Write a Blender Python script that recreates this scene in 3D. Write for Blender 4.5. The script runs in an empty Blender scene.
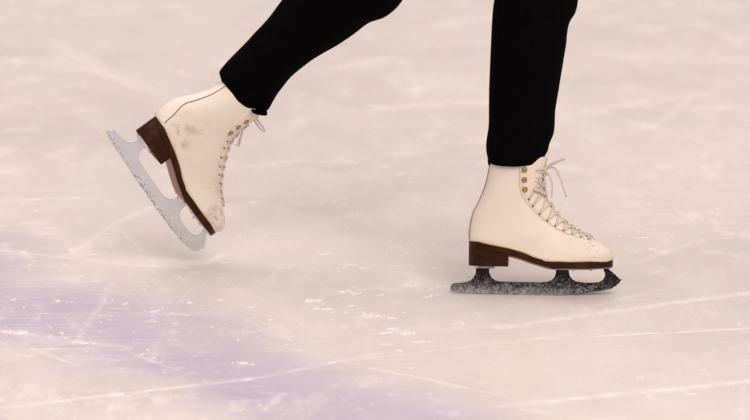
import bpy, bmesh, math, random
from mathutils import Vector, Matrix, Euler, noise
from mathutils.bvhtree import BVHTree

random.seed(4)
SC = bpy.context.scene
COL = SC.collection

# ------------------------------------------------------------------ camera
S, DIST, PITCH = 555.0, 6.5, math.radians(13)
FW = Vector((0, math.cos(PITCH), -math.sin(PITCH)))
UP = Vector((0, math.sin(PITCH), math.cos(PITCH)))
RT = Vector((1, 0, 0))
CAM = -DIST * FW - (166 / S) * RT + (85 / S) * UP      # blade contact is the world origin
cd = bpy.data.cameras.new('camera')
cam = bpy.data.objects.new('camera', cd)
COL.objects.link(cam)
cam.location = CAM
cam.rotation_euler = (math.pi / 2 - PITCH, 0, 0)
cd.sensor_width = 36
cd.lens = 36 * DIST * S / 750
cd.dof.use_dof = True
cd.dof.focus_distance = DIST
cd.dof.aperture_fstop = 4.5
cd.clip_end = 200
SC.camera = cam

# ------------------------------------------------------------------ light
w = bpy.data.worlds.new('rink_hall')
SC.world = w
w.use_nodes = True
nt = w.node_tree
nt.nodes.clear()
tc = nt.nodes.new('ShaderNodeTexCoord')
sep = nt.nodes.new('ShaderNodeSeparateXYZ')
ramp = nt.nodes.new('ShaderNodeValToRGB')
bg = nt.nodes.new('ShaderNodeBackground')
out = nt.nodes.new('ShaderNodeOutputWorld')
nt.links.new(tc.outputs['Generated'], sep.inputs[0])
nt.links.new(sep.outputs['Z'], ramp.inputs[0])
nt.links.new(ramp.outputs[0], bg.inputs[0])
nt.links.new(bg.outputs[0], out.inputs[0])
r = ramp.color_ramp
r.elements[0].position = 0.0
r.elements[0].color = (.16, .135, .13, 1)      # dark stands round the rink
r.elements[1].position = 0.42
r.elements[1].color = (.92, .80, .75, 1)       # bright ceiling
e = r.elements.new(.16)
e.color = (.30, .25, .24, 1)
bg.inputs[1].default_value = 0.84


def area(name, loc, aim, size, power, color):
    l = bpy.data.lights.new(name, 'AREA')
    l.shape = 'DISK'
    l.size = size
    l.energy = power
    l.color = color
    o = bpy.data.objects.new(name, l)
    COL.objects.link(o)
    o.location = loc
    o.rotation_euler = (Vector(aim) - Vector(loc)).to_track_quat('-Z', 'Y').to_euler()
    return o


area('rink_ceiling_light', (2.5, -6.5, 6.5), (0, 0, 0.1), 7.0, 560, (1, .88, .80))
area('rink_ceiling_light', (-1.0, 3.0, 8.0), (-.2, 1.0, 0), 9.0, 300, (1, .88, .83))

vs = SC.view_settings
vs.view_transform = 'Standard'
vs.look = 'None'
vs.gamma = 1
vs.use_curve_mapping = False
vs.exposure = -0.03


# ------------------------------------------------------------------ helpers
def at(px, py, Y):
    """the point of the photograph's pixel at depth Y"""
    d = FW * DIST + RT * ((px - 375) / S) - UP * ((py - 210) / S)
    return CAM + d * ((Y - CAM.y) / d.y)


def on_ice(px, py):
    d = FW * DIST + RT * ((px - 375) / S) - UP * ((py - 210) / S)
    return CAM + d * (-CAM.z / d.z)


def nodes(name):
    m = bpy.data.materials.new(name)
    m.use_nodes = True
    return m, m.node_tree, m.node_tree.nodes['Principled BSDF']


def mathn(nt, op, a, b=None, c=None, clamp=False):
    n = nt.nodes.new('ShaderNodeMath')
    n.operation = op
    n.use_clamp = clamp
    for i, v in enumerate((a, b, c)):
        if v is None:
            continue
        if isinstance(v, (int, float)):
            n.inputs[i].default_value = v
        else:
            nt.links.new(v, n.inputs[i])
    return n.outputs[0]


def mapr(nt, v, a, b, c=0.0, d=1.0, smooth=False):
    n = nt.nodes.new('ShaderNodeMapRange')
    if smooth:
        n.interpolation_type = 'SMOOTHSTEP'
    nt.links.new(v, n.inputs[0])
    for i, x in enumerate((a, b, c, d)):
        n.inputs[i + 1].default_value = x
    return n.outputs[0]


def noisen(nt, vec, scale, detail=3, rough=.5, dist=0.0):
    n = nt.nodes.new('ShaderNodeTexNoise')
    n.inputs['Scale'].default_value = scale
    n.inputs['Detail'].default_value = detail
    n.inputs['Roughness'].default_value = rough
    n.inputs['Distortion'].default_value = dist
    if vec is not None:
        nt.links.new(vec, n.inputs['Vector'])
    return n.outputs['Fac']


def mixc(nt, fac, a, b):
    n = nt.nodes.new('ShaderNodeMix')
    n.data_type = 'RGBA'
    if isinstance(fac, (int, float)):
        n.inputs[0].default_value = fac
    else:
        nt.links.new(fac, n.inputs[0])
    for i, v in ((6, a), (7, b)):
        if isinstance(v, tuple):
            n.inputs[i].default_value = (*v, 1)
        else:
            nt.links.new(v, n.inputs[i])
    return n.outputs[2]


def mapping(nt, vec, scale=(1, 1, 1), rot=(0, 0, 0), loc=(0, 0, 0)):
    n = nt.nodes.new('ShaderNodeMapping')
    n.inputs['Location'].default_value = loc
    n.inputs['Rotation'].default_value = rot
    n.inputs['Scale'].default_value = scale
    nt.links.new(vec, n.inputs[0])
    return n.outputs[0]


def objco(nt):
    return nt.nodes.new('ShaderNodeTexCoord').outputs['Object']


def bump(nt, b, h, strength, dist=.001):
    n = nt.nodes.new('ShaderNodeBump')
    n.inputs['Strength'].default_value = strength
    n.inputs['Distance'].default_value = dist
    nt.links.new(h, n.inputs['Height'])
    nt.links.new(n.outputs[0], b.inputs['Normal'])


def plain(name, col, rough=.5, metal=0.0, var=.12, scale=60, spec=.5):
    m, nt, b = nodes(name)
    co = objco(nt)
    f = noisen(nt, co, scale)
    c2 = tuple(x * (1 - var * 2) for x in col)
    nt.links.new(mixc(nt, f, c2, col), b.inputs['Base Color'])
    b.inputs['Roughness'].default_value = rough
    b.inputs['Metallic'].default_value = metal
    b.inputs['Specular IOR Level'].default_value = spec
    return m


def link(name, me, mat, parent=None, smooth=True):
    o = bpy.data.objects.new(name, me)
    COL.objects.link(o)
    if mat:
        me.materials.clear()
        me.materials.append(mat)
    if smooth:
        for p in me.polygons:
            p.use_smooth = True
    o.parent = parent
    return o


def from_bm(name, bm, mat, parent=None, smooth=True, angle=None):
    bmesh.ops.recalc_face_normals(bm, faces=bm.faces)
    if angle:
        for ed in bm.edges:
            if len(ed.link_faces) == 2 and ed.calc_face_angle(0) > math.radians(angle):
                ed.smooth = False
    me = bpy.data.meshes.new(name)
    bm.to_mesh(me)
    bm.free()
    return link(name, me, mat, parent, smooth)


def loft(bm, rings, cap0=True, cap1=True):
    vv = [[bm.verts.new(p) for p in ring] for ring in rings]
    n = len(rings[0])
    for a, b in zip(vv, vv[1:]):
        for i in range(n):
            j = (i + 1) % n
            bm.faces.new((a[i], a[j], b[j], b[i]))
    if cap0:
        bm.faces.new(vv[0][::-1])
    if cap1:
        bm.faces.new(vv[-1])
    return vv


def tube(bm, pts, rad, n=8, flat=1.0, flat_dir=None):
    """round or flattened tube along points; rad may be a list"""
    rings = []
    prev = None
    for i, p in enumerate(pts):
        a = pts[max(i - 1, 0)]
        b = pts[min(i + 1, len(pts) - 1)]
        t = (b - a).normalized()
        ref = flat_dir if flat_dir is not None else (prev or Vector((0, 1, 0.13)))
        s = ref - t * ref.dot(t)
        if s.length < 1e-5:
            s = Vector((1, 0, .2)) - t * t.x
        s.normalize()
        prev = s
        q = t.cross(s)
        rr = rad[i] if isinstance(rad, (list, tuple)) else rad
        rings.append([p + s * (rr * math.cos(k * 2 * math.pi / n)) * flat + q * (rr * math.sin(k * 2 * math.pi / n))
                      for k in range(n)])
    loft(bm, rings)


def crom(pts, per=6):
    """smooth curve through points (tuples of floats)"""
    P = [list(p) for p in pts]
    P = [[2 * a - b for a, b in zip(P[0], P[1])]] + P + [[2 * a - b for a, b in zip(P[-1], P[-2])]]
    outp = []
    for i in range(1, len(P) - 2):
        for k in range(per):
            t = k / per
            outp.append([.5 * (2 * b + (c - a) * t + (2 * a - 5 * b + 4 * c - d) * t * t + (3 * b - a - 3 * c + d) * t ** 3)
                         for a, b, c, d in zip(P[i - 1], P[i], P[i + 1], P[i + 2])])
    outp.append(P[-2])
    return outp


def tag(o, label=None, cat=None, group=None, kind=None):
    if label: o['label'] = label
    if cat: o['category'] = cat
    if group: o['group'] = group
    if kind: o['kind'] = kind
    return o


# ------------------------------------------------------------------ materials
def make_ice():
    m, nt, b = nodes('scuffed_ice')
    co = objco(nt)
    sx = nt.nodes.new('ShaderNodeSeparateXYZ')
    nt.links.new(co, sx.inputs[0])
    base = mixc(nt, mapr(nt, noisen(nt, mapping(nt, co, (1, .7, 1)), 1.3, 4, .55), .35, .65), (.62, .572, .552), (.68, .635, .612))
    fine = noisen(nt, mapping(nt, co, (1, .45, 1), (0, 0, .5)), 9, 6, .62)
    base = mixc(nt, mapr(nt, fine, .42, .68, 0, .5), base, (.74, .70, .69))
    base = mixc(nt, mapr(nt, noisen(nt, mapping(nt, co, loc=(3.4, 1.7, 0)), 3.1, 3, .6), .5, .72, 0, .45, True), base, (.56, .52, .49))
    # thin frosted patches with ragged edges
    fp_ = mapr(nt, noisen(nt, mapping(nt, co, (1, .55, 1), (0, 0, -.35), (5, 2, 0)), 13, 7, .72), .53, .60, 0, .34)
    fp_ = mathn(nt, 'MULTIPLY', fp_, mapr(nt, noisen(nt, mapping(nt, co, loc=(1, 9, 0)), 2.6, 3), .42, .6))
    # the wide lavender line painted under the ice, running across the near corner
    A, B = on_ice(0, 250), on_ice(420, 405)
    C_, D_ = on_ice(0, 330), on_ice(250, 416)
    warp = mathn(nt, 'MULTIPLY', mathn(nt, 'SUBTRACT', noisen(nt, co, 2.5, 5, .6), .5), .5)

    def side(P, Q, soft):
        d = (Q - P).normalized()
        n = Vector((-d.y, d.x))
        k = n.x * P.x + n.y * P.y
        v = mathn(nt, 'ADD', mathn(nt, 'MULTIPLY', sx.outputs[0], n.x), mathn(nt, 'MULTIPLY', sx.outputs[1], n.y))
        v = mathn(nt, 'ADD', mathn(nt, 'SUBTRACT', v, k), warp)
        return mapr(nt, v, -soft, soft, 1, 0, True)

    band = mathn(nt, 'MULTIPLY', side(A, B, .13), mathn(nt, 'SUBTRACT', 1.0, side(C_, D_, .12)))
    band = mathn(nt, 'MULTIPLY', band, mapr(nt, noisen(nt, co, 5, 4, .6), .3, .7, .6, 1.0))
    base = mixc(nt, mathn(nt, 'MULTIPLY', band, .78), base, (.405, .365, .53))
    # scratches cut by blades: (x0,y0,x1,y1,width m,strength) over the ice
    L = [(0, 326 + 4, 130, 348, .03, .55), (0, 408, 250, 380, .022, .8), (250, 380, 380, 352, .016, .45),
          (330, 362, 600, 330, .02, .5), (500, 328, 750, 293, .035, .75), (593, 337, 750, 328, .011, 1.6),
          (537, 339, 562, 338, .007, 1.0), (500, 406, 750, 381, .03, .8), (370, 367, 500, 395, .014, .55),
          (500, 395, 560, 420, .014, .3), (250, 338, 370, 367, .014, .35), (262, 412, 285, 394, .02, .6),
          (0, 200, 75, 197, .02, .6), (75, 197, 150, 207, .02, .5), (62, 256, 150, 207, .02, .6),
          (0, 250, 120, 264, .016, .55), (120, 264, 190, 268, .016, .5), (118, 228, 155, 268, .02, .3),
          (185, 280, 222, 254, .03, .5), (30, 348, 75, 366, .012, .7), (130, 352, 178, 371, .012, .5),
          (75, 343, 118, 284, .02, .3), (50, 40, 110, 76, .09, .45), (110, 76, 190, 105, .06, .3),
          (0, 106, 80, 98, .06, .35), (335, 68, 388, 58, .06, .5), (405, 60, 418, 98, .03, .35),
          (385, 108, 490, 102, .09, .55), (345, 128, 440, 124, .04, .4), (430, 115, 475, 140, .02, .35),
          (410, 90, 445, 80, .05, .35), (250, 166, 300, 160, .03, .45), (300, 160, 330, 163, .03, .4),
          (250, 202, 318, 203, .035, .45), (335, 180, 400, 190, .012, .4), (250, 230, 285, 236, .02, .45),
          (380, 265, 470, 270, .012, .6), (620, 272, 750, 268, .015, .35), (400, 332, 500, 325, .04, .4),
          (640, 262, 700, 240, .03, .35), (590, 110, 700, 95, .08, .4), (650, 128, 690, 100, .03, .35),
          (620, 118, 740, 150, .03, .25), (300, 10, 210, 30, .0, 0), (600, 305, 680, 285, .02, .4),
          (560, 230, 680, 222, .03, .25), (600, 215, 740, 212, .04, .25), (80, 180, 210, 150, .05, .2),
          (0, 60, 90, 70, .1, .25), (430, 25, 480, 18, .12, .3), (600, 55, 750, 62, .1, .25),
          (0, 300, 100, 290, .015, .25), (270, 320, 420, 300, .02, .25), (520, 410, 620, 420, .02, .4)]
    L = [l for l in L if l[5] > 0]
    wob = nt.nodes.new('ShaderNodeTexNoise')
    wob.inputs['Scale'].default_value = 3.0
    wob.inputs['Detail'].default_value = 4
    nt.links.new(co, wob.inputs['Vector'])
    wv = nt.nodes.new('ShaderNodeVectorMath')
    wv.operation = 'MULTIPLY_ADD'
    nt.links.new(wob.outputs['Color'], wv.inputs[0])
    wv.inputs[1].default_value = (.05, .05, 0)
    wv.inputs[2].default_value = (-.025, -.025, 0)
    wa = nt.nodes.new('ShaderNodeVectorMath')
    wa.operation = 'ADD'
    nt.links.new(co, wa.inputs[0])
    nt.links.new(wv.outputs[0], wa.inputs[1])
    cow = wa.outputs[0]
    breakup = mapr(nt, noisen(nt, co, 22, 4, .7), .36, .62, .15, 1.0)
    tot = None
    for x0, y0, x1, y1, wd, st in L:
        P, Q = on_ice(x0, y0), on_ice(x1, y1)
        ba = Q - P
        sub = nt.nodes.new('ShaderNodeVectorMath')
        sub.operation = 'SUBTRACT'
        nt.links.new(cow if wd > .008 else co, sub.inputs[0])
        sub.inputs[1].default_value = P
        dot = nt.nodes.new('ShaderNodeVectorMath')
        dot.operation = 'DOT_PRODUCT'
        nt.links.new(sub.outputs[0], dot.inputs[0])
        dot.inputs[1].default_value = ba / ba.length_squared
        h = mathn(nt, 'ADD', dot.outputs['Value'], 0.0, clamp=True)
        sc_ = nt.nodes.new('ShaderNodeVectorMath')
        sc_.operation = 'SCALE'
        sc_.inputs[0].default_value = ba
        nt.links.new(h, sc_.inputs['Scale'])
        ds = nt.nodes.new('ShaderNodeVectorMath')
        ds.operation = 'DISTANCE'
        nt.links.new(sub.outputs[0], ds.inputs[0])
        nt.links.new(sc_.outputs[0], ds.inputs[1])
        v = mapr(nt, ds.outputs['Value'], 0, wd * .6, st * .9, 0, True)
        tot = v if tot is None else mathn(nt, 'ADD', tot, v)
    tot = mathn(nt, 'MULTIPLY', tot, breakup, clamp=True)
    # many faint hairline cuts at different angles
    for ang, s_, off in ((.35, 7, 0), (-.5, 6, 3), (1.15, 8, 7), (-1.25, 6.5, 11)):
        n1 = noisen(nt, mapping(nt, co, (.35, 9, 1), (0, 0, ang), (off, off, 0)), s_, 2, .5)
        ridge = mapr(nt, mathn(nt, 'ABSOLUTE', mathn(nt, 'SUBTRACT', n1, .5)), 0, .010, .55, 0)
        gate = mapr(nt, noisen(nt, mapping(nt, co, (1, 1, 1), (0, 0, 0), (off, 2, off)), 2.2, 2), .5, .66)
        tot = mathn(nt, 'ADD', tot, mathn(nt, 'MULTIPLY', ridge, gate), clamp=True)
    # powdery frost specks
    tot = mathn(nt, 'ADD', tot, fp_, clamp=True)
    sp = mapr(nt, noisen(nt, mapping(nt, co, (1, .5, 1)), 75, 3, .7), .58, .66, 0, .6)
    tot = mathn(nt, 'ADD', tot, mathn(nt, 'MULTIPLY', sp, mapr(nt, noisen(nt, co, 3.7, 3), .42, .62)), clamp=True)
    colr = mixc(nt, mathn(nt, 'MULTIPLY', tot, .9), base, (.86, .82, .81))
    nt.links.new(colr, b.inputs['Base Color'])
    b.inputs['Roughness'].default_value = .42
    nt.links.new(mapr(nt, tot, 0, 1, .38, .8), b.inputs['Roughness'])
    b.inputs['IOR'].default_value = 1.31
    b.inputs['Specular IOR Level'].default_value = .22
    bump(nt, b, noisen(nt, co, 11, 5, .65), .2, .004)
    return m


def make_leather(name, col, heel_wear=0.0, toe_wear=1.0):
    m, nt, b = nodes(name)
    co = objco(nt)
    c = mixc(nt, mapr(nt, noisen(nt, co, 14, 3), .35, .7), tuple(x * .95 for x in col), col)
    # scuff marks kept to the toe, the heel counter and the vamp
    sc = mapr(nt, noisen(nt, co, 75 if heel_wear else 190, 5, .7), .52 if heel_wear else .56, .63, 0, 1)
    sx = nt.nodes.new('ShaderNodeSeparateXYZ')
    nt.links.new(co, sx.inputs[0])
    toe = mapr(nt, sx.outputs[0], .01, .09, 0, toe_wear)
    heel = mathn(nt, 'MULTIPLY', mapr(nt, sx.outputs[0], -.03, -.08, 0, heel_wear), mapr(nt, sx.outputs[2], .20, .12))
    low = mapr(nt, noisen(nt, co, 21, 2), .45, .62)
    f = mathn(nt, 'MULTIPLY', mathn(nt, 'MULTIPLY', sc, mathn(nt, 'MAXIMUM', toe, heel)), low, clamp=True)
    c = mixc(nt, f, c, (.36, .30, .24))
    sm = mathn(nt, 'MULTIPLY', mapr(nt, noisen(nt, co, 30, 2), .6, .72, 0, .4), toe)
    c = mixc(nt, sm, c, (.62, .53, .44))
    if heel_wear:
        for ax_, az_, rd in ((.072, .078, .016), (-.085, .128, .012), (-.062, .112, .014)):
            dn = nt.nodes.new('ShaderNodeVectorMath')
            dn.operation = 'DISTANCE'
            nt.links.new(mapping(nt, co, (1, 0, .8)), dn.inputs[0])
            dn.inputs[1].default_value = (ax_, 0, az_ * .8)
            blob = mathn(nt, 'MULTIPLY', mapr(nt, dn.outputs['Value'], rd * .2, rd, 1, 0, True), mapr(nt, noisen(nt, co, 110, 4, .7), .38, .62, .1, .6))
            c = mixc(nt, blob, c, (.40, .32, .25))
    nt.links.new(c, b.inputs['Base Color'])
    b.inputs['Roughness'].default_value = .42
    b.inputs['Specular IOR Level'].default_value = .4
    bump(nt, b, noisen(nt, co, 420, 2), .12, .0004)
    return m


def make_sole():
    m, nt, b = nodes('stacked_leather')
    co = objco(nt)
    wv = noisen(nt, mapping(nt, co, (12, 12, 160)), 1.0, 3)
    c = mixc(nt, wv, (.014, .0035, .0015), (.045, .013, .004))
    c = mixc(nt, mapr(nt, noisen(nt, co, 24, 3), .5, .72, 0, .7), c, (.095, .028, .009))
    nt.links.new(c, b.inputs['Base Color'])
    b.inputs['Roughness'].default_value = .45
    b.inputs['Specular IOR Level'].default_value = .12
    return m


def make_blade_mat(name, lo, hi, snowy):
    m, nt, b = nodes(name)
    co = objco(nt)
    sx = nt.nodes.new('ShaderNodeSeparateXYZ')
    nt.links.new(co, sx.inputs[0])
    c = mixc(nt, noisen(nt, co, 60, 4), lo, hi)
    grain = noisen(nt, co, 330, 2, .8)
    clot = noisen(nt, co, 90, 3, .6)
    hgt = mapr(nt, sx.outputs[2], .0, .052, 1, .0)          # rime thins out away from the running edge
    if snowy:
        rear = mapr(nt, sx.outputs[0], -.12, .14, 1.0, .62)
        fr = mapr(nt, mathn(nt, 'ADD', mathn(nt, 'MULTIPLY', mathn(nt, 'POWER', hgt, 1.9), rear), mathn(nt, 'ADD', mathn(nt, 'MULTIPLY', mathn(nt, 'SUBTRACT', grain, .5), 2.0), mathn(nt, 'MULTIPLY', mathn(nt, 'SUBTRACT', clot, .5), .9))), .22, 1.22, 0, .85)
        snowc = (.50, .465, .475)
    else:
        fr = mapr(nt, mathn(nt, 'ADD', mathn(nt, 'MULTIPLY', hgt, .8), noisen(nt, co, 300, 3, .6)), 1.26, 1.36, 0, .7)
        snowc = (.16, .13, .12)
    nt.links.new(mixc(nt, fr, c, snowc), b.inputs['Base Color'])
    nt.links.new(mathn(nt, 'SUBTRACT', 1.0, fr), b.inputs['Metallic'])
    nt.links.new(mapr(nt, fr, 0, 1, .28 if snowy else .34, .9), b.inputs['Roughness'])
    bump(nt, b, grain, .5 if snowy else .15, .0006)
    return m


def make_cloth():
    m, nt, b = nodes('black_stretch_cloth')
    co = objco(nt)
    c = mixc(nt, noisen(nt, co, 90, 3), (.0012, .0009, .0013), (.003, .0023, .003))
    nt.links.new(c, b.inputs['Base Color'])
    b.inputs['Roughness'].default_value = .95
    b.inputs['Specular IOR Level'].default_value = .03
    bump(nt, b, noisen(nt, co, 900, 2), .2, .0006)
    return m


ICE = make_ice()
LEATHER = make_leather('cream_boot_leather', (.77, .695, .61))
LEATHER_WORN = make_leather('worn_cream_boot_leather', (.77, .695, .61), .6, 1.1)
STAY = make_leather('cream_back_stay_leather', (.80, .73, .67))
FACING = make_leather('cream_facing_leather', (.79, .69, .58))
TONGUE = plain('cream_tongue_leather', (.68, .61, .47), .6, var=.08, scale=40)
SOLE = make_sole()
SHANK = plain('tan_sole_leather', (.40, .235, .19), .55, var=.1, scale=50)
SEAM = plain('brown_grey_thread', (.16, .125, .115), .8)
WELT = plain('yellow_welt_leather', (.62, .46, .20), .6)
PALE_SEAM = plain('pale_thread', (.62, .51, .42), .8)
LACE = plain('off_white_lace_cotton', (.74, .67, .62), .9, var=.2, scale=300, spec=.2)
BRASS = plain('brass', (.66, .46, .13), .35, .8, var=.15, scale=200)
DARK = plain('dark_eyelet_hole', (.02, .016, .014), .7)
STEEL_DARK_REFLECTION = make_blade_mat('rimed_steel_dark_reflection', (.016, .014, .016), (.05, .045, .048), True)  # dark reflected surroundings put into the steel's colour; the rime is its own
STEEL_PALE = make_blade_mat('pale_chrome_steel', (.66, .69, .73), (.78, .80, .84), False)
CHROME = plain('chrome_plate', (.72, .70, .70), .16, 1.0, var=.06, scale=80)
CLOTH = make_cloth()
SNOW = plain('snow_shavings', (.80, .75, .73), .85, var=.03, scale=80, spec=.2)
SKIN = plain('skin', (.55, .33, .24), .5, var=.05, scale=20)
HAIR = plain('brown_hair', (.05, .028, .016), .5, var=.2, scale=120)

# ------------------------------------------------------------------ ice
bm = bmesh.new()
bmesh.ops.create_grid(bm, x_segments=8, y_segments=8, size=30)
floor = from_bm('floor', bm, ICE)
floor['kind'] = 'structure'


# ------------------------------------------------------------------ the skate
def X(px): return (px - 541) / S
def Z(py): return (295 - py) / S


WID = [(468.6, .003), (470.5, .013), (474, .0205), (480, .0265), (488, .0305), (500, .0310), (515, .0295), (532, .0300), (548, .0345),
       (562, .0395), (576, .0420), (588, .0405), (597, .0350), (604, .0275), (609, .0180), (611.3, .0090), (612, .003)]


def interp(T, v):
    if v <= T[0][0]: return T[0][1]
    for (a, b), (c, d) in zip(T, T[1:]):
        if v <= c: return b + (d - b) * (v - a) / (c - a)
    return T[-1][1]


SEAMZ = [(468, 240), (488, 244.6), (508, 248.2), (521, 251.6), (536, 257), (550.7, 260.3), (569, 261.0), (587.5, 260.2), (602, 259.2), (612, 257.7)]
SOLEB = [(468, 247), (488, 251), (507.5, 255), (519.3, 258), (532, 262.4), (547, 266.6), (554, 267.8), (587.5, 267.4), (612, 265.6)]

# upper: (B px, T px, half width, nB, nT, p)
UPS = [((489, 152), (545.0, 158), .0405, 2.2, 2.2, 1), ((487.5, 167), (543.0, 169), .0385, 2.2, 2.2, 1),
       ((484, 184), (541.5, 182), .0355, 2.2, 2.2, 1), ((477.7, 201), (543, 194), .0335, 2.2, 2.1, 1),
       ((471.2, 214), (548, 203), .0325, 2.2, 2.1, 1), ((468.0, 228), (553, 210), .0320, 2.3, 2.1, 1),
       ((468.6, 241), (558, 216.5), .0318, 2.8, 2.0, 1.05), ((478, 245), (563, 221.5), .0318, 3.6, 1.95, 1.15),
       ((492, 248.5), (568.5, 226), .0312, 4.5, 1.9, 1.25), ((508, 251.5), (574.5, 230), .0300, 5, 1.85, 1.35),
       ((525, 257), (581, 233), .0305, 5, 1.85, 1.4), ((543, 263), (588, 236), .0350, 5, 1.9, 1.45),
       ((560, 264.5), (595, 239), .0395, 5, 2.0, 1.45), ((576, 264.5), (601, 241.5), .0405, 5, 2.1, 1.4),
       ((590, 264), (605.5, 244), .0375, 4.5, 2.2, 1.3), ((600, 263), (609, 246.8), .0310, 4, 2.2, 1.2),
       ((606.5, 262), (611.5, 250), .0225, 3.4, 2.2, 1.1), ((610, 260.5), (612.7, 254), .0125, 2.6, 2.2, 1)]
UPF = []


def set_shaft(shift):
    # how far the ankle is pointed: the top rows of the shaft lean back
    rows = []
    for k, (a, b, h, n1, n2, p) in enumerate(UPS):
        d, e_ = shift[k] if k < len(shift) else (0, 0)
        rows.append((a[0] + d, a[1], b[0] + e_, b[1], h, n1, n2, p))
    UPF[:] = crom(rows, 5)



def up_point(i, phi, off=0.0):
    """i fractional row, phi 0 at the back/bottom, pi at the front/top"""
    i = max(0, min(len(UPF) - 1, i))
    k = min(int(i), len(UPF) - 2)
    f = i - k
    q = [a + (b - a) * f for a, b in zip(UPF[k], UPF[k + 1])]
    B = Vector((X(q[0]), 0, Z(q[1])))
    T = Vector((X(q[2]), 0, Z(q[3])))
    c, s = math.cos(phi), math.sin(phi)
    n = q[5] if c > 0 else q[6]
    e = 2 / n
    u = .5 - .5 * math.copysign(abs(c) ** e, c)
    u = u ** q[7]
    v = math.copysign(abs(s) ** e, s)
    return B + (T - B) * u + Vector((0, v * q[4], 0))


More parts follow.
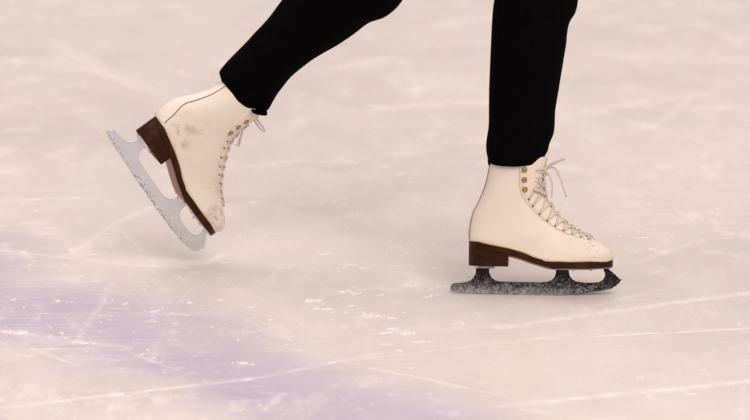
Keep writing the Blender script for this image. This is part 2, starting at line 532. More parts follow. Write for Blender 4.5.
def ice_skate(name, m, blade_mat, dark, has_bow):
    """m = +1: outer side of the foot towards -y; m = -1 mirrored foot"""
    root = bpy.data.objects.new(name, None)
    root.empty_display_size = .1
    COL.objects.link(root)

    def cen(px):          # the forefoot swings a little to the inner side
        t = max(0, (px - 520) / 92)
        return m * .0045 * math.sin(min(1, t) * math.pi * .9)

    def F(p):
        return Vector((p.x, p.y + cen(541 + p.x * S), p.z))

    set_shaft([] if m > 0 else [(-7, -11), (-5.5, -10), (-4.5, -7), (-5, -4.5), (-5, -3), (-3.5, -2), (-1, 0)])
    # upper
    NR = 48
    bm = bmesh.new()
    rings = [[F(up_point(i, k * 2 * math.pi / NR)) for k in range(NR)] for i in range(len(UPF))]
    last = rings[-1]
    cc = sum(last, Vector()) / NR
    rings.append([cc + (p - cc) * .55 + Vector((.0016, 0, 0)) for p in last])
    vv = loft(bm, rings, False, True)
    # rolled collar and open inside
    inner = []
    c0 = sum(rings[0], Vector()) / NR
    for sc_, dz in ((.965, .0022), (.92, .001), (.90, -.006), (.86, -.018), (.80, -.028)):
        inner.append([c0 + (p - c0) * sc_ + Vector((0, 0, dz)) for p in rings[0]])
    prev = vv[0]
    for ring in inner:
        cur = [bm.verts.new(p) for p in ring]
        for i in range(NR):
            j = (i + 1) % NR
            bm.faces.new((prev[j], prev[i], cur[i], cur[j]))
        prev = cur
    bm.faces.new(prev)
    bmesh.ops.recalc_face_normals(bm, faces=bm.faces)
    tree = BVHTree.FromBMesh(bm)
    from_bm('boot_upper', bm, LEATHER if m > 0 else LEATHER_WORN, root)
    boot = [o for o in root.children][-1]

    def drape(px, py, side, off=.0006):
        """point on the boot seen square from side -1 (near) or +1"""
        h, n, _, _ = tree.ray_cast(Vector((X(px), side * .2, Z(py))), Vector((0, -side, 0)))
        if h is None:
            h, n, _, _ = tree.find_nearest(Vector((X(px), side * .012, Z(py))))
        return h + n * off, n

    # back stay: a raised strip down the heel with its seams
    bm = bmesh.new()
    rows = []
    for i in [k * .5 for k in range(0, 2 * 31)]:
        row = []
        i = min(i, 30.5)
        wd = interp([(0, .013), (8, .0135), (18, .0165), (25, .0215), (31, .0235)], i) * (.5 if m > 0 else 1)
        for k in range(-6, 7):
            lat = wd * k / 6
            lo_, hi_ = 0, math.pi / 2
            for _ in range(18):
                md = (lo_ + hi_) / 2
                if up_point(i, md).y < abs(lat): lo_ = md
                else: hi_ = md
            p = up_point(i, math.copysign(lo_, k) if k else 0)
            h, n, _, _ = tree.find_nearest(F(p))
            row.append(F(p) + n * (.0011 if abs(k) < 6 else .0001))
        rows.append(row)
    vv = [[bm.verts.new(p) for p in rr] for rr in rows]
    for a, b in zip(vv, vv[1:]):
        for k in range(12):
            bm.faces.new((a[k], a[k + 1], b[k + 1], b[k]))
    from_bm('back_stay', bm, STAY, root)
    bm = bmesh.new()
    for side in (0, 12):
        tube(bm, [rr[side] for rr in rows][::2], .00095, 6)
    from_bm('seam', bm, SEAM, root)

    # facings with the lace holes: one each side of the tongue
    FL = [(518.0, 148), (517.0, 185), (519.5, 195), (524.5, 203), (531.5, 211), (540.5, 219.5), (552.5, 228), (565.5, 233.8), (579, 238), (590, 240.2), (597, 240.8)]
    END = 59
    FL0 = FL
    inner_side = 1 if m > 0 else -1
    for side in (-1, 1):
        FL = [(a + 1.5, b - 2.5) if (side == inner_side) else (a, b) for a, b in FL0]
        if m < 0: FL = [(a - max(0, (200 - b) * .15), b) for a, b in FL]
        bm = bmesh.new()
        rows = []
        for i in [k * .5 for k in range(0, END * 2)]:
            # where the facing's line crosses this section
            best = None
            for k in range(0, 91):
                ph = math.pi * (1 - k / 91 * .62)
                p = up_point(i, ph)
                px, py = 541 + p.x * S, 295 - p.z * S
                # right of the line?
                ins = False
                for (a, b), (c, d) in zip(FL, FL[1:]):
                    if b <= py <= d + 1e-6 and px > a + (c - a) * (py - b) / (d - b):
                        ins = True
                if py < FL[0][1]: ins = px > 518
                if ins: best = ph
            gap = interp([(0, .010), (20, .009), (40, .007), (END, .003)], i)
            lo_, hi_ = math.pi / 2, math.pi
            for _ in range(18):
                md = (lo_ + hi_) / 2
                if up_point(i, md).y > gap: lo_ = md
                else: hi_ = md
            pg = lo_
            if best is None or best > pg - .05: best = pg - .05
            row = []
            for k in range(9):
                ph = pg + (best - pg) * k / 8
                p = F(up_point(i, side * ph))
                h, n, _, _ = tree.find_nearest(p)
                row.append((p - n * .0006, p + n * (.0012 if k < 6 else (.0012, .0009, .0003)[k - 6])))
            rows.append(row)
        vv = [[(bm.verts.new(a), bm.verts.new(b)) for a, b in rr] for rr in rows]
        for a, b in zip(vv, vv[1:]):
            for k in range(8):
                bm.faces.new((a[k][1], a[k + 1][1], b[k + 1][1], b[k][1]))
            bm.faces.new((a[0][0], a[0][1], b[0][1], b[0][0]))
            bm.faces.new((a[8][0], a[8][1], b[8][1], b[8][0]))
        for rr in (vv[0], vv[-1]):
            for k in range(8):
                bm.faces.new((rr[k][0], rr[k][1], rr[k + 1][1], rr[k + 1][0]))
        fc = from_bm('facing', bm, FACING, root)
        bm = bmesh.new()
        tube(bm, [rr[7][1] for rr in rows][18:], .00045, 6)
        from_bm('stitching', bm, PALE_SEAM, fc)

    # tongue showing between the facings
    bm = bmesh.new()
    rows = []
    for i in range(0, END + 1):
        g = interp([(0, .011), (20, .010), (40, .008), (END, .0035)], i)
        row = []
        for k in range(-3, 4):
            lo_, hi_ = math.pi / 2, math.pi
            for _ in range(16):
                md = (lo_ + hi_) / 2
                if up_point(i, md).y > g * abs(k) / 3 + 1e-5: lo_ = md
                else: hi_ = md
            p = F(up_point(i, lo_ * (1 if k >= 0 else -1)))
            h, n, _, _ = tree.find_nearest(p)
            row.append(p + n * (.0013 if abs(k) < 3 else .0002))
        rows.append(row)
    vv = [[bm.verts.new(p) for p in rr] for rr in rows]
    for a, b in zip(vv, vv[1:]):
        for k in range(6):
            bm.faces.new((a[k], a[k + 1], b[k + 1], b[k]))
    from_bm('tongue', bm, TONGUE, root)

    # eyelets
    EY = [(523, 170), (523, 180), (523.6, 189.6), (527.6, 199.2), (531.4, 206), (538.3, 213.7), (546.2, 220.2), (554.2, 225.4), (562.5, 230),
          (571.2, 233.8), (579.8, 236.8), (587.8, 239.0)]
    eye = {}
    for side in (-1, 1):
        for k, (ex, ey) in enumerate(EY):
            if side == inner_side: ex, ey = ex + (1.5 if k < 3 else 3.5), ey - (0 if k < 3 else 2.2)
            p, n = drape(ex, ey, side, .0024)
            if side * p.y < .004: p.y = side * .006
            eye[(side, k)] = (p, n)
            q = n.to_track_quat('Z', 'Y').to_matrix().to_4x4()
            big = k < 3
            if big:
                bm = bmesh.new()
                R_, r_ = .0040, .0014
                bmesh.ops.create_circle(bm, cap_ends=True, segments=20, radius=.0050, matrix=Matrix.Translation(p - n * .0006) @ q)
                rim = from_bm('eyelet', bm, DARK, root, False)
                bm = bmesh.new()
                rings = []
                for a in range(20):
                    th = a * 2 * math.pi / 20
                    rings.append([p + q.to_3x3() @ Vector(((R_ - r_ + r_ * math.cos(b_)) * math.cos(th), (R_ - r_ + r_ * math.cos(b_)) * math.sin(th), r_ * .9 * math.sin(b_)))
                                  for b_ in [c * math.pi / 4 for c in range(8)]])
                rings.append(rings[0])
                loft(bm, rings, False, False)
                ring = from_bm('brass_ring', bm, BRASS, rim)
                bm = bmesh.new()
                bmesh.ops.create_circle(bm, cap_ends=True, segments=16, radius=.0014, matrix=Matrix.Translation(p - n * .0001) @ q)
                from_bm('eyelet_hole', bm, DARK, rim, False)
            else:
                bm = bmesh.new()
                bmesh.ops.create_uvsphere(bm, u_segments=12, v_segments=6, radius=.0022 if k < 9 else .0017,
                                          matrix=Matrix.Translation(p) @ q @ Matrix.Diagonal((1, 1, .35, 1)))
                from_bm('eyelet', bm, DARK, root)

    # laces, crossing over the tongue
    def over(a, b, lift):
        out_ = []
        for t in [x / 12 for x in range(13)]:
            p = a.lerp(b, t)
            # outward direction in the middle plane
            if p.z > Z(196): d = Vector((1, 0, .05))
            else: d = Vector((.55, 0, 1))
            d.normalize()
            h, n, _, _ = tree.ray_cast(p + d * .15, -d)
            if h is None: h = p
            l_ = lift * math.sin(t * math.pi) ** .6 if 0 < t < 1 else .0004
            out_.append(h + d * l_ if 0 < t < 1 else p)
        return out_
    bm = bmesh.new()
    N = len(EY)
    for k in range(N - 1):
        for side in (-1, 1):
            a = eye[(side, k + 1)][0]
            b = eye[(-side, k)][0]
            if k + 1 < 3: a = a.lerp(b, .11)
            if k < 3: b = b.lerp(a, .11)
            lift = (.0042 if side < 0 else .0032) + random.uniform(-.0005, .0015)
            tube(bm, over(a, b, lift), .0020, 8)
    tube(bm, over(eye[(-1, N - 1)][0], eye[(1, N - 1)][0], .003), .0015, 8)
    tube(bm, over(eye[(-1, 0)][0].lerp(eye[(1, 0)][0], .08), eye[(1, 0)][0].lerp(eye[(-1, 0)][0], .08), .0045), .0019, 8)
    lace = from_bm('lace', bm, LACE, root)

    def strand(pts, rad, nm, per=6):
        b2 = bmesh.new()
        P = [Vector(q) for q in crom(pts, per)]
        tube(b2, P, rad, 8)
        from_bm(nm, b2, LACE, lace)

    if has_bow:
        P3 = lambda px, py, y: (X(px), y, Z(py))
        strand([P3(536, 172, -.018), P3(541, 171, -.012), P3(545.5, 166.5, -.010), P3(553, 162.5, -.016), P3(562.8, 158.5, -.022)], .0022, 'lace_end')
        strand([P3(537, 172, -.014), P3(542, 170.4, -.010), P3(548, 167.3, -.012), P3(553.6, 168.2, -.020), P3(557, 174, -.024), P3(560.4, 182, -.026), P3(562.5, 189, -.026), P3(565.4, 196.2, -.025)], .00165, 'lace_end')
        strand([P3(538, 172, -.016), P3(542.5, 170.8, -.014), P3(547.3, 174.7, -.017), P3(550.4, 182, -.020), P3(551, 190, -.022), P3(550.2, 197.8, -.022)], .00165, 'lace_end')
        strand([P3(541, 172, -.012), P3(538.5, 176, -.020), P3(538, 181, -.022), P3(540.5, 185, -.021), P3(543, 181, -.020), P3(543, 175, -.016), P3(541, 172, -.012)], .0014, 'lace_loop')
        b2 = bmesh.new()
        bmesh.ops.create_uvsphere(b2, u_segments=12, v_segments=8, radius=.0034, matrix=Matrix.Translation(P3(541.5, 171.5, -.012)) @ Matrix.Diagonal((1, 1, .75, 1)))
        from_bm('knot', b2, LACE, lace)
        strand([P3(532.5, 189.2, -.029), P3(536, 190.4, -.026), P3(540, 191.6, -.020), P3(543.5, 194.5, -.016)], .0026, 'lace_loop')

    # sole
    def plan(px_list, topf, botf, shrink=0.0, bev=.0012, ysc=1.0):
        rings = []
        for px in px_list:
            wv_ = max(.0015, interp(WID, px) * ysc - shrink)
            zt, zb = topf(px), botf(px)
            c = cen(px)
            bv = min(bev, wv_ * .4, (zt - zb) * .35)
            pts = [(-wv_ + bv, zt), (-wv_, zt - bv), (-wv_, zb + bv), (-wv_ + bv, zb), (0, zb), (wv_ - bv, zb), (wv_, zb + bv), (wv_, zt - bv), (wv_ - bv, zt), (0, zt)]
            rings.append([Vector((X(px), c + a, z)) for a, z in pts])
        return rings
    xs = [468.2, 468.8, 469.6, 471, 473, 476, 480, 485] + [490 + 4 * k for k in range(26)] + [593, 597, 600, 603, 606, 608.5, 610.3, 611.6, 612.3]
    bm = bmesh.new()
    loft(bm, plan(xs, lambda p: Z(interp(SEAMZ, p)), lambda p: Z(interp(SOLEB, p))))
    from_bm('sole', bm, SOLE, root, angle=35)
    bm = bmesh.new()
    px_ = [469.2] + [470 + 3 * k for k in range(47)] + [610.5]
    loop_ = [Vector((X(p), cen(p) - interp(WID, p) + .0007, Z(interp(SEAMZ, p)) + .0006)) for p in px_]
    loop_ += [Vector((X(p), cen(p) + interp(WID, p) - .0007, Z(interp(SEAMZ, p)) + .0006)) for p in px_[::-1]]
    loop_.append(loop_[0])
    tube(bm, loop_, .0011, 6)
    from_bm('welt', bm, WELT, root)
    # unpainted tan leather under the arch
    bm = bmesh.new()
    xa = [508 + 2.3 * k for k in range(20)]
    rr = []
    for px in xa:
        wv_ = interp(WID, px) - .0022
        zb = Z(interp(SOLEB, px))
        row = []
        for k in range(-6, 7):
            row.append(Vector((X(px), cen(px) + wv_ * k / 6, zb - .0006 - .0035 * (1 - (k / 6) ** 2))))
        row += [Vector((q.x, q.y, zb + .0008)) for q in row[::-1]]
        rr.append(row)
    loft(bm, rr)
    from_bm('arch_leather', bm, SHANK, root, angle=50)
    # heel block
    hx = [468.2, 468.8, 469.6, 471, 473, 476, 480, 485, 490, 495, 500, 504, 507, 507.8]
    bm = bmesh.new()
    rings = plan(hx, lambda p: Z(interp(SOLEB, p)) + .001, lambda p: Z(266.7), ysc=.985)
    loft(bm, rings)
    from_bm('heel', bm, SOLE, root, angle=35)
    # mounting plates
    bm = bmesh.new()
    rings = []
    for px, wv_ in ((473.5, .006), (475, .013), (478, .0175), (484, .019), (490, .0175), (494, .013), (496, .006)):
        rings.append([Vector((X(px), a, z)) for a, z in ((-wv_, Z(266.7)), (-wv_, Z(268.9)), (wv_, Z(268.9)), (wv_, Z(266.7)))])
    loft(bm, rings)
    hp = from_bm('mounting_plate', bm, CHROME, root, angle=30)
    bm = bmesh.new()
    rings = []
    for px, wv_ in ((549.5, .010), (552, .019), (556, .024), (565, .027), (580, .027), (592, .024), (600, .018), (606, .011), (611, .006)):
        c = cen(px)
        t = Z(interp(SOLEB, px)) + .0006
        rings.append([Vector((X(px), c * .5 + a, z)) for a, z in ((-wv_, t), (-wv_, t - .0032), (wv_, t - .0032), (wv_, t))])
    loft(bm, rings)
    fp = from_bm('mounting_plate', bm, CHROME, root, angle=30)
    for plate, zz, spots in ((hp, Z(268.5), ((477, .011), (477, -.011), (490, .011), (490, -.011))), (fp, Z(269.2), ((555, .017), (555, -.017), (573, .021), (573, -.021), (590, .018), (590, -.018)))):
        for px, y in spots:
            bm = bmesh.new()
            bmesh.ops.create_uvsphere(bm, u_segments=12, v_segments=6, radius=.0026, matrix=Matrix.Translation((X(px), y, zz)) @ Matrix.Diagonal((1, 1, .45, 1)))
            from_bm('screw', bm, CHROME, plate)

    # blade with stanchions, windows and toe pick, cut from one outline
    O = [(451.0, 292.2), (450.3, 290.2), (450.5, 287.6), (452.0, 285.5), (455.5, 284.5), (461.5, 284.0), (466.5, 283.3), (470.5, 281.6), (473.4, 278.6),
         (475.2, 275), (475.8, 271.5), (475.4, 268.4),
         (489.2, 268.4), (488.6, 271.5), (489.4, 275), (491.5, 278.6), (495, 281.2), (500, 282.2), (520, 282.4), (540, 282.5), (547.5, 281.6), (551.5, 280),
         (554.4, 276.8), (555.6, 273), (555.6, 269)]
    O += [(568.3, 269), (568.5, 272), (569.6, 276), (572.4, 279.4), (577, 281.3), (584, 282.0), (592, 281.9), (598.5, 281.2), (602.4, 279), (604.6, 275.4), (604.6, 271.6), (603.0, 268.8), (603.2, 267.6)]
    O += [(607.6, 267.6), (610.4, 270.0), (612.0, 270.8), (613.2, 272.6), (615.0, 273.3), (616.0, 275.2), (617.9, 275.9), (618.8, 277.8), (621.6, 278.2), (619.0, 280.6), (618.6, 282.4), (616.2, 283.0),
          (616.2, 285.0), (613.4, 285.0), (612.6, 286.9), (606, 288.6), (596, 290.6), (580, 292.9), (562, 294.5), (541, 295.0), (515, 295.0), (490, 294.7), (470, 294.1), (455, 293.4)]
    if m < 0:
        k = O.index((616.2, 283.0))
        O[k:] = [(619.6, 284.6), (617.6, 286.2), (617.0, 288.0), (613.0, 290.4), (606, 292.4), (596, 293.8), (580, 294.8), (562, 295.4), (541, 295.4), (515, 295.2), (490, 294.7), (470, 294.1), (455, 293.4)]
    cu = bpy.data.curves.new('blade_outline', 'CURVE')
    cu.dimensions = '2D'
    cu.fill_mode = 'BOTH'
    cu.extrude = .0017
    cu.bevel_depth = .00025
    cu.bevel_resolution = 1
    sp = cu.splines.new('POLY')
    sp.points.add(len(O) - 1)
    for pt, (a, b) in zip(sp.points, O):
        pt.co = (X(a), Z(b), 0, 1)
    sp.use_cyclic_u = True
    tmp = bpy.data.objects.new('outline', cu)
    COL.objects.link(tmp)
    dg = bpy.context.evaluated_depsgraph_get()
    me = bpy.data.meshes.new_from_object(tmp.evaluated_get(dg))
    bpy.data.objects.remove(tmp)
    me.transform(Matrix.Rotation(math.pi / 2, 4, 'X'))
    me.name = 'blade'
    bl = link('blade', me, blade_mat, root, smooth=False)
    return root, F


right, _ = ice_skate('ice_skate', 1, STEEL_DARK_REFLECTION, True, True)
tag(right, 'white lace-up figure skate on the ice, its frosted blade dark with a painted-in reflection', 'ice skate', None)
LEAN = math.radians(12)
right.rotation_euler = (-LEAN, 0, math.radians(-4))
right.location = (0, 0, 0.0)

left, _ = ice_skate('ice_skate', -1, STEEL_PALE, False, False)
tag(left, 'white lace-up figure skate lifted off the ice behind, toe down, pale silvery blade', 'ice skate', None)
left.rotation_euler = (0.1939, 0.9716, 0.5040)
left.location = (-0.7128, 0.2, 0.1293)
MR = Matrix.Translation(right.location) @ right.rotation_euler.to_matrix().to_4x4()
ML = Matrix.Translation(left.location) @ left.rotation_euler.to_matrix().to_4x4()
# loose lace ends of the lifted skate, hanging under their own weight
ll = [c for c in left.children if c.name.startswith('lace')][0]
IL = ML.inverted()
yk = (ML @ Vector((X(545), -.012, Z(170)))).y


def hang(pix, rad, nm, dy=0):
    P = [Vector(q) for q in crom([tuple(IL @ at(a, b, yk + dy)) for a, b in pix], 6)]
    b2 = bmesh.new()
    tube(b2, P, rad, 8)
    from_bm(nm, b2, LACE, ll)


hang([(251, 117), (254.5, 121), (258, 126), (261, 129.6), (264.4, 131.2), (264.2, 129.2), (260.8, 124.6), (256.5, 119.4), (253, 116)], .0016, 'lace_loop', -.01)
hang([(244, 127), (242.5, 133), (241.2, 138), (239.6, 144), (238.6, 147)], .0016, 'lace_end', -.02)
hang([(243, 128), (240.8, 135), (238.6, 141.5), (236.8, 145), (234.8, 144.2)], .0014, 'lace_end', -.018)

# ------------------------------------------------------------------ the skater
person = bpy.data.objects.new('person', None)
COL.objects.link(person)
tag(person, 'person gliding on one skate in black ankle-length trousers, other leg trailing behind', 'person')


def leg_rings(tab, hem_dir=None, seed=0.0):
    """tab rows: (lx,ly,rx,ry,Y,half depth)"""
    rows = crom(tab, 5)
    rings = []
    for ri, (lx, ly, rx, ry, Y, hd) in enumerate(rows):
        Lp, Rp = at(lx, ly, Y), at(rx, ry, Y)
        c, a = (Lp + Rp) / 2, (Rp - Lp) / 2
        d = Vector((0, hd, 0))
        ring = []
        for k in range(40):
            t = k * 2 * math.pi / 40
            p = c + a * math.cos(t) + d * math.sin(t)
            nrm = (p - c).normalized()
            wr = noise.noise(Vector((p.x * 14 + seed, p.y * 14, p.z * 30))) * .004 + noise.noise(Vector((p.x * 40, p.y * 40 + seed, p.z * 60))) * .0015
            wr *= abs(math.sin(t)) ** .7          # folds across the cloth, outline kept
            ring.append(p + nrm * wr)
        rings.append(ring)
    # turn the hem inwards
    h0 = rings[0]
    c0 = sum(h0, Vector()) / 40
    ax = (sum(rings[6], Vector()) / 40 - c0).normalized()
    pre = [[c0 + (p - c0) * s_ + ax * dz for p in h0] for s_, dz in ((.90, .05), (.93, .02), (.955, .003), (.975, -.001))]
    return pre + rings


ky = lambda py: math.tan(LEAN) * max(0, (295 - py)) / S
hipR, hipL = .10, .25
RT_TAB = [(488.4, 161.5, 541.5, 160.2, ky(160), .046), (486.4, 152, 547.5, 151, ky(153), .049), (486.2, 142, 549.6, 143, ky(143), .050), (488.5, 126, 554.3, 130, ky(128), .053),
          (488.8, 108, 555.6, 108, ky(108), .056), (489.2, 83, 559.8, 83, ky(83), .060), (490.8, 45, 565.6, 48, .078, .064), (491.8, 24, 568.8, 25, .082, .066),
          (493, 8, 576, 11, .085, .068), (494.5, -5, 579, -4, .086, .069), (496, -45, 588, -45, .090, .074), (492, -110, 598, -108, .095, .084), (486, -190, 606, -186, hipR, .092), (490, -245, 604, -245, .12, .09)]
shaftL = ML @ Vector((X(517), 0, Z(160)))
yl = shaftL.y
LT_TAB = [(222.0, 82, 258.5, 111.5, yl, .047), (219.3, 73, 267.8, 109.5, yl, .052), (221.6, 68, 273.5, 100.5, yl - .002, .054), (228, 61, 280, 90, yl - .004, .055), (240, 48.5, 292, 76, yl - .008, .058),
          (255.7, 32, 312, 59.6, yl - .014, .062), (270, 16, 341, 42.5, yl - .02, .064), (282, 0, 356, 32, yl - .024, .066), (296, -16, 369, 22.5, yl - .028, .068),
          (310, -34, 388, 15, yl - .03, .068), (330, -60, 404, -2, yl - .03, .069), (352, -92, 416, -34, yl - .03, .072), (390, -135, 462, -70, .23, .082), (440, -185, 518, -120, hipL, .09), (490, -235, 572, -180, hipL - .02, .09)]
bm = bmesh.new()
loft(bm, leg_rings(RT_TAB, seed=2.0))
loft(bm, leg_rings(LT_TAB, seed=9.0))
# seat of the trousers
hc = at(545, -235, .175)
rings = []
for dz, rx, ry in ((-.12, .075, .13), (-.08, .105, .165), (-.02, .118, .178), (.05, .112, .170), (.12, .10, .150), (.17, .09, .135), (.175, .08, .12)):
    rings.append([hc + Vector((rx * math.cos(k * math.pi / 20), ry * math.sin(k * math.pi / 20), dz)) for k in range(40)])
loft(bm, rings)
trousers = from_bm('trousers', bm, CLOTH, person)
# heel flap and strap loop of cloth at the hem of the lifted leg
bm = bmesh.new()
rr = []
for px, py, th in ((252, 109.5, .0045), (257, 111.5, .006), (262, 112.4, .005), (266.8, 113.2, .0028)):
    c = at(px, py, yl - .028)
    rr.append([c + Vector((0, .020 * math.cos(t), 0)) + (UP * .9 + RT * -.3) * th * math.sin(t) for t in [k * math.pi / 4 for k in range(8)]])
loft(bm, rr)
from_bm('trouser_tab', bm, CLOTH, person)
bm = bmesh.new()
rr = []
for px, py, th in ((489.5, 158, .003), (489.2, 161, .003), (489.2, 164.5, .002)):
    c = at(px, py, ky(160))
    rr.append([c + Vector((th * math.cos(t), .008 * math.sin(t), 0)) for t in [k * math.pi / 4 for k in range(8)]])
loft(bm, rr)
from_bm('trouser_tab', bm, CLOTH, person)


def skinned(name, verts, edges, radii, mat, root=0, levels=2, flat=None):
    me = bpy.data.meshes.new(name)
    me.from_pydata([tuple(v) for v in verts], edges, [])
    o = bpy.data.objects.new(name, me)
    COL.objects.link(o)
    sk = o.modifiers.new('skin', 'SKIN')
    sk.use_smooth_shade = True
    for i, v in enumerate(me.skin_vertices[0].data):
        rr_ = radii[i]
        v.radius = rr_ if isinstance(rr_, tuple) else (rr_, rr_)
        v.use_root = (i == root)
    sub = o.modifiers.new('sub', 'SUBSURF')
    sub.levels = sub.render_levels = levels
    dg = bpy.context.evaluated_depsgraph_get()
    m2 = bpy.data.meshes.new_from_object(o.evaluated_get(dg))
    m2.name = name
    bpy.data.objects.remove(o)
    return link(name, m2, mat, person)


# the body under the clothes: legs to the feet inside the boots, trunk, arms, head
kneeR, kneeL = at(538, -20, .088), at(372, -35, yl - .03)
hR, hL = at(545, -215, hipR + .01), at(540, -205, hipL - .02)
ankR = MR @ Vector((X(510), 0, Z(212)))
shR = MR @ Vector((X(516), 0, Z(163)))
shL = ML @ Vector((X(514), 0, Z(163)))
footR = MR @ Vector((X(560), 0, Z(253)))
ankL = ML @ Vector((X(510), 0, Z(212)))
footL = ML @ Vector((X(560), 0, Z(253)))
pel = at(545, -240, .175)
V = [pel, pel + Vector((.03, 0, .16)), pel + Vector((.09, 0, .34)), pel + Vector((.13, 0, .47)), pel + Vector((.15, 0, .53)), pel + Vector((.17, 0, .60)),
     hR, kneeR, ankR, footR, hL, kneeL, ankL, footL,
     pel + Vector((.11, -.17, .44)), pel + Vector((-.02, -.34, .25)), pel + Vector((.10, -.50, .12)), pel + Vector((.16, -.56, .09)),
     pel + Vector((.11, .17, .44)), pel + Vector((.10, .36, .25)), pel + Vector((.26, .50, .16)), pel + Vector((.32, .55, .14)), shR, shL]
E_ = [(0, 1), (1, 2), (2, 3), (3, 4), (4, 5), (0, 6), (6, 7), (7, 22), (22, 8), (8, 9), (0, 10), (10, 11), (11, 23), (23, 12), (12, 13), (3, 14), (14, 15), (15, 16), (16, 17), (3, 18), (18, 19), (19, 20), (20, 21)]
Rr = [.10, .095, .11, .07, .045, .05, .075, .048, .022, .012, .075, .048, .022, .012, .045, .036, .026, .03, .045, .036, .026, .03, .025, .025]
body = skinned('body', V, E_, Rr, SKIN)
jv = [pel + Vector((.01, 0, .08)), V[1], V[2], V[3], V[14], V[15], V[16], V[18], V[19], V[20]]
jacket = skinned('jacket', jv, [(0, 1), (1, 2), (2, 3), (3, 4), (4, 5), (5, 6), (3, 7), (7, 8), (8, 9)], [.125, .115, .13, .085, .06, .05, .036, .06, .05, .036], CLOTH)
bm = bmesh.new()
hcn = pel + Vector((.20, 0, .69))
bmesh.ops.create_uvsphere(bm, u_segments=32, v_segments=20, radius=1, matrix=Matrix.Translation(hcn) @ Matrix.Diagonal((.095, .075, .118, 1)))
for v in bm.verts:
    q = v.co - hcn
    if q.x > .06 and abs(q.y) < .014 and -.035 < q.z < .02: v.co.x += .016 * (1 - abs(q.y) / .02)
    if q.x > .05 and .012 < q.z < .034 and .018 < abs(q.y) < .045: v.co.x -= .006
    if q.x > .05 and -.062 < q.z < -.046 and abs(q.y) < .025: v.co.x += .003
    if q.z < -.05: v.co.x += .01; v.co.y = hcn.y + q.y * .85
for sy in (-1, 1):
    bmesh.ops.create_uvsphere(bm, u_segments=12, v_segments=8, radius=1, matrix=Matrix.Translation(hcn + Vector((-.005, sy * .074, -.005))) @ Matrix.Diagonal((.016, .008, .028, 1)))
from_bm('head', bm, SKIN, person)
bm = bmesh.new()
bmesh.ops.create_uvsphere(bm, u_segments=32, v_segments=20, radius=1, matrix=Matrix.Translation(hcn + Vector((-.014, 0, .016))) @ Matrix.Diagonal((.10, .084, .118, 1)))
bmesh.ops.create_uvsphere(bm, u_segments=20, v_segments=12, radius=.04, matrix=Matrix.Translation(hcn + Vector((-.11, 0, .05))))
from_bm('hair', bm, HAIR, person)

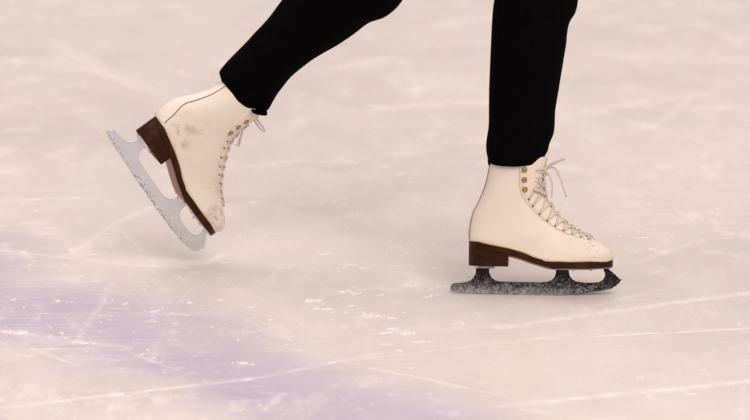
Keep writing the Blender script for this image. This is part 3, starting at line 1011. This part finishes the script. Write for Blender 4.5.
# ------------------------------------------------------------------ snow shavings on the ice
PATCH = [(310, 301, 11, 3.2), (326, 310, 10, 3.6), (342, 292, 5, 1.6), (353, 293, 8, 3), (350, 306, 3, 3), (367, 293 + 22, 9, 3), (378, 316, 6, 2), (390, 318, 6, 2),
         (393, 330, 13, 4), (410, 333, 6, 2), (332, 302 + 17, 2, 2), (300, 325, 3, 1.4), (270, 320, 3.4, 1.4), (460, 323, 6, 2), (241, 363, 6, 2), (476, 313, 2, 2),
         (155, 312, 6, 1.8), (145, 311, 2, 1), (125, 304, 2.5, 1.6), (57, 301, 3, 2), (13, 300, 3, 2), (18, 333, 9, 2), (83, 343, 9, 2), (62, 333, 3, 1.4),
         (400, 174, 8, 2), (386, 166, 4, 1.6), (342, 158, 3, 2), (354, 163, 3.4, 2), (412, 182, 3, 1.6), (407, 202, 3, 1.2), (336, 176, 2, 1.4), (397, 247, 7, 1.6), (391, 248, 4, 1.4),
         (406, 253, 6, 1.4), (326, 254, 6, 1.8), (347, 265, 6, 1.8), (364, 268, 4, 1.4), (422, 253, 3, 1), (411, 246, 4, 1), (420, 246, 3, 1), (597, 195, 5, 1.2),
         (640, 232, 4, 1), (641, 238, 8, 1.4), (652, 249, 6, 1.4), (182, 72, 6, 2.4), (170, 72, 3, 1.6), (300, 93 + 13, 4, 1.6), (370, 106, 4, 2), (394, 112, 3, 2), (380, 144, 4, 1.6),
         (555, 312, 1.6, 2), (605, 310, 2, 1.4), (705, 370, 3, 1.4), (640, 378, 3, 1.4), (720, 342, 1.6, 2), (686, 343, 2, 1.4), (695, 355, 2, 1.4), (650, 396, 4, 1.4), (690, 394, 8, 1.4),
         (8, 332 + 0, 6, 1.4), (220, 300, 5, 1.4), (250, 307, 5, 1.2), (190, 303, 4, 1.2), (35, 211, 5, 1.6), (24, 203, 2, 1), (60, 167, 3, 1.4), (75, 165, 6, 1.6), (240, 236, 3, 1.2),
         (218, 256, 4, 2.2), (225, 263, 6, 1.4), (380, 290 + 5, 4, 1.2), (410, 285, 8, 1.6), (430, 296, 6, 1.2), (385, 345, 10, 1.4), (400, 351, 6, 1.2), (420, 342, 12, 1.2), (252, 295 + 70, 3, 1),
         (300, 350, 3, .9), (17, 355, 4, 1), (268, 348, 2, .9), (412, 368, 3, 1.2), (430, 394, 2, 1.4), (390, 395, 4, 1)]
bm = bmesh.new()


def flake(c, rx, ry, h, seed):
    n = 14
    ctr = bm.verts.new(c + Vector((0, 0, h)))
    rg = []
    for s_, hh in ((.45, .85), (.8, .45), (1.0, -.3)):
        row = []
        for k in range(n):
            t = k * 2 * math.pi / n
            f_ = 1 + .75 * noise.noise(Vector((math.cos(t) * 1.6 + seed, math.sin(t) * 1.6, seed * 1.7)))
            row.append(bm.verts.new(c + Vector((rx * s_ * f_ * math.cos(t), ry * s_ * f_ * math.sin(t), h * hh))))
        rg.append(row)
    for k in range(n):
        j = (k + 1) % n
        bm.faces.new((ctr, rg[0][k], rg[0][j]))
        for a, b in zip(rg, rg[1:]):
            bm.faces.new((a[k], b[k], b[j], a[j]))


for i, (px, py, rx, ry) in enumerate(PATCH):
    c = on_ice(px, py)
    dep = (c - CAM).dot(FW) / DIST
    A_, B_ = rx / S * dep * 1.25, ry / S * dep / .25 * .8
    for q in range(8):
        flake(c + Vector((random.gauss(0, .38) * A_, random.gauss(0, .42) * B_, 0)), A_ * random.uniform(.12, .4), B_ * random.uniform(.12, .45), random.uniform(.0008, .0018), i * 1.3 + q)
for i in range(380):
    px, py = random.uniform(-60, 810), random.uniform(-10, 430)
    if random.random() < .5:
        bx, by = random.choice(((400, 250), (360, 310), (60, 335), (650, 240), (220, 260), (680, 370), (90, 110), (390, 110), (200, 310)))
        px, py = random.gauss(bx, 60), random.gauss(by, 22)
    c = on_ice(px, py)
    a_ = random.uniform(.001, .003)
    flake(c, a_, a_ * random.uniform(1, 2.4), random.uniform(.0004, .001), i * .77)
snow = from_bm('snow_shavings', bm, SNOW)
tag(snow, 'loose white snow shavings scattered over the scuffed ice around the skates', 'snow', kind='stuff')
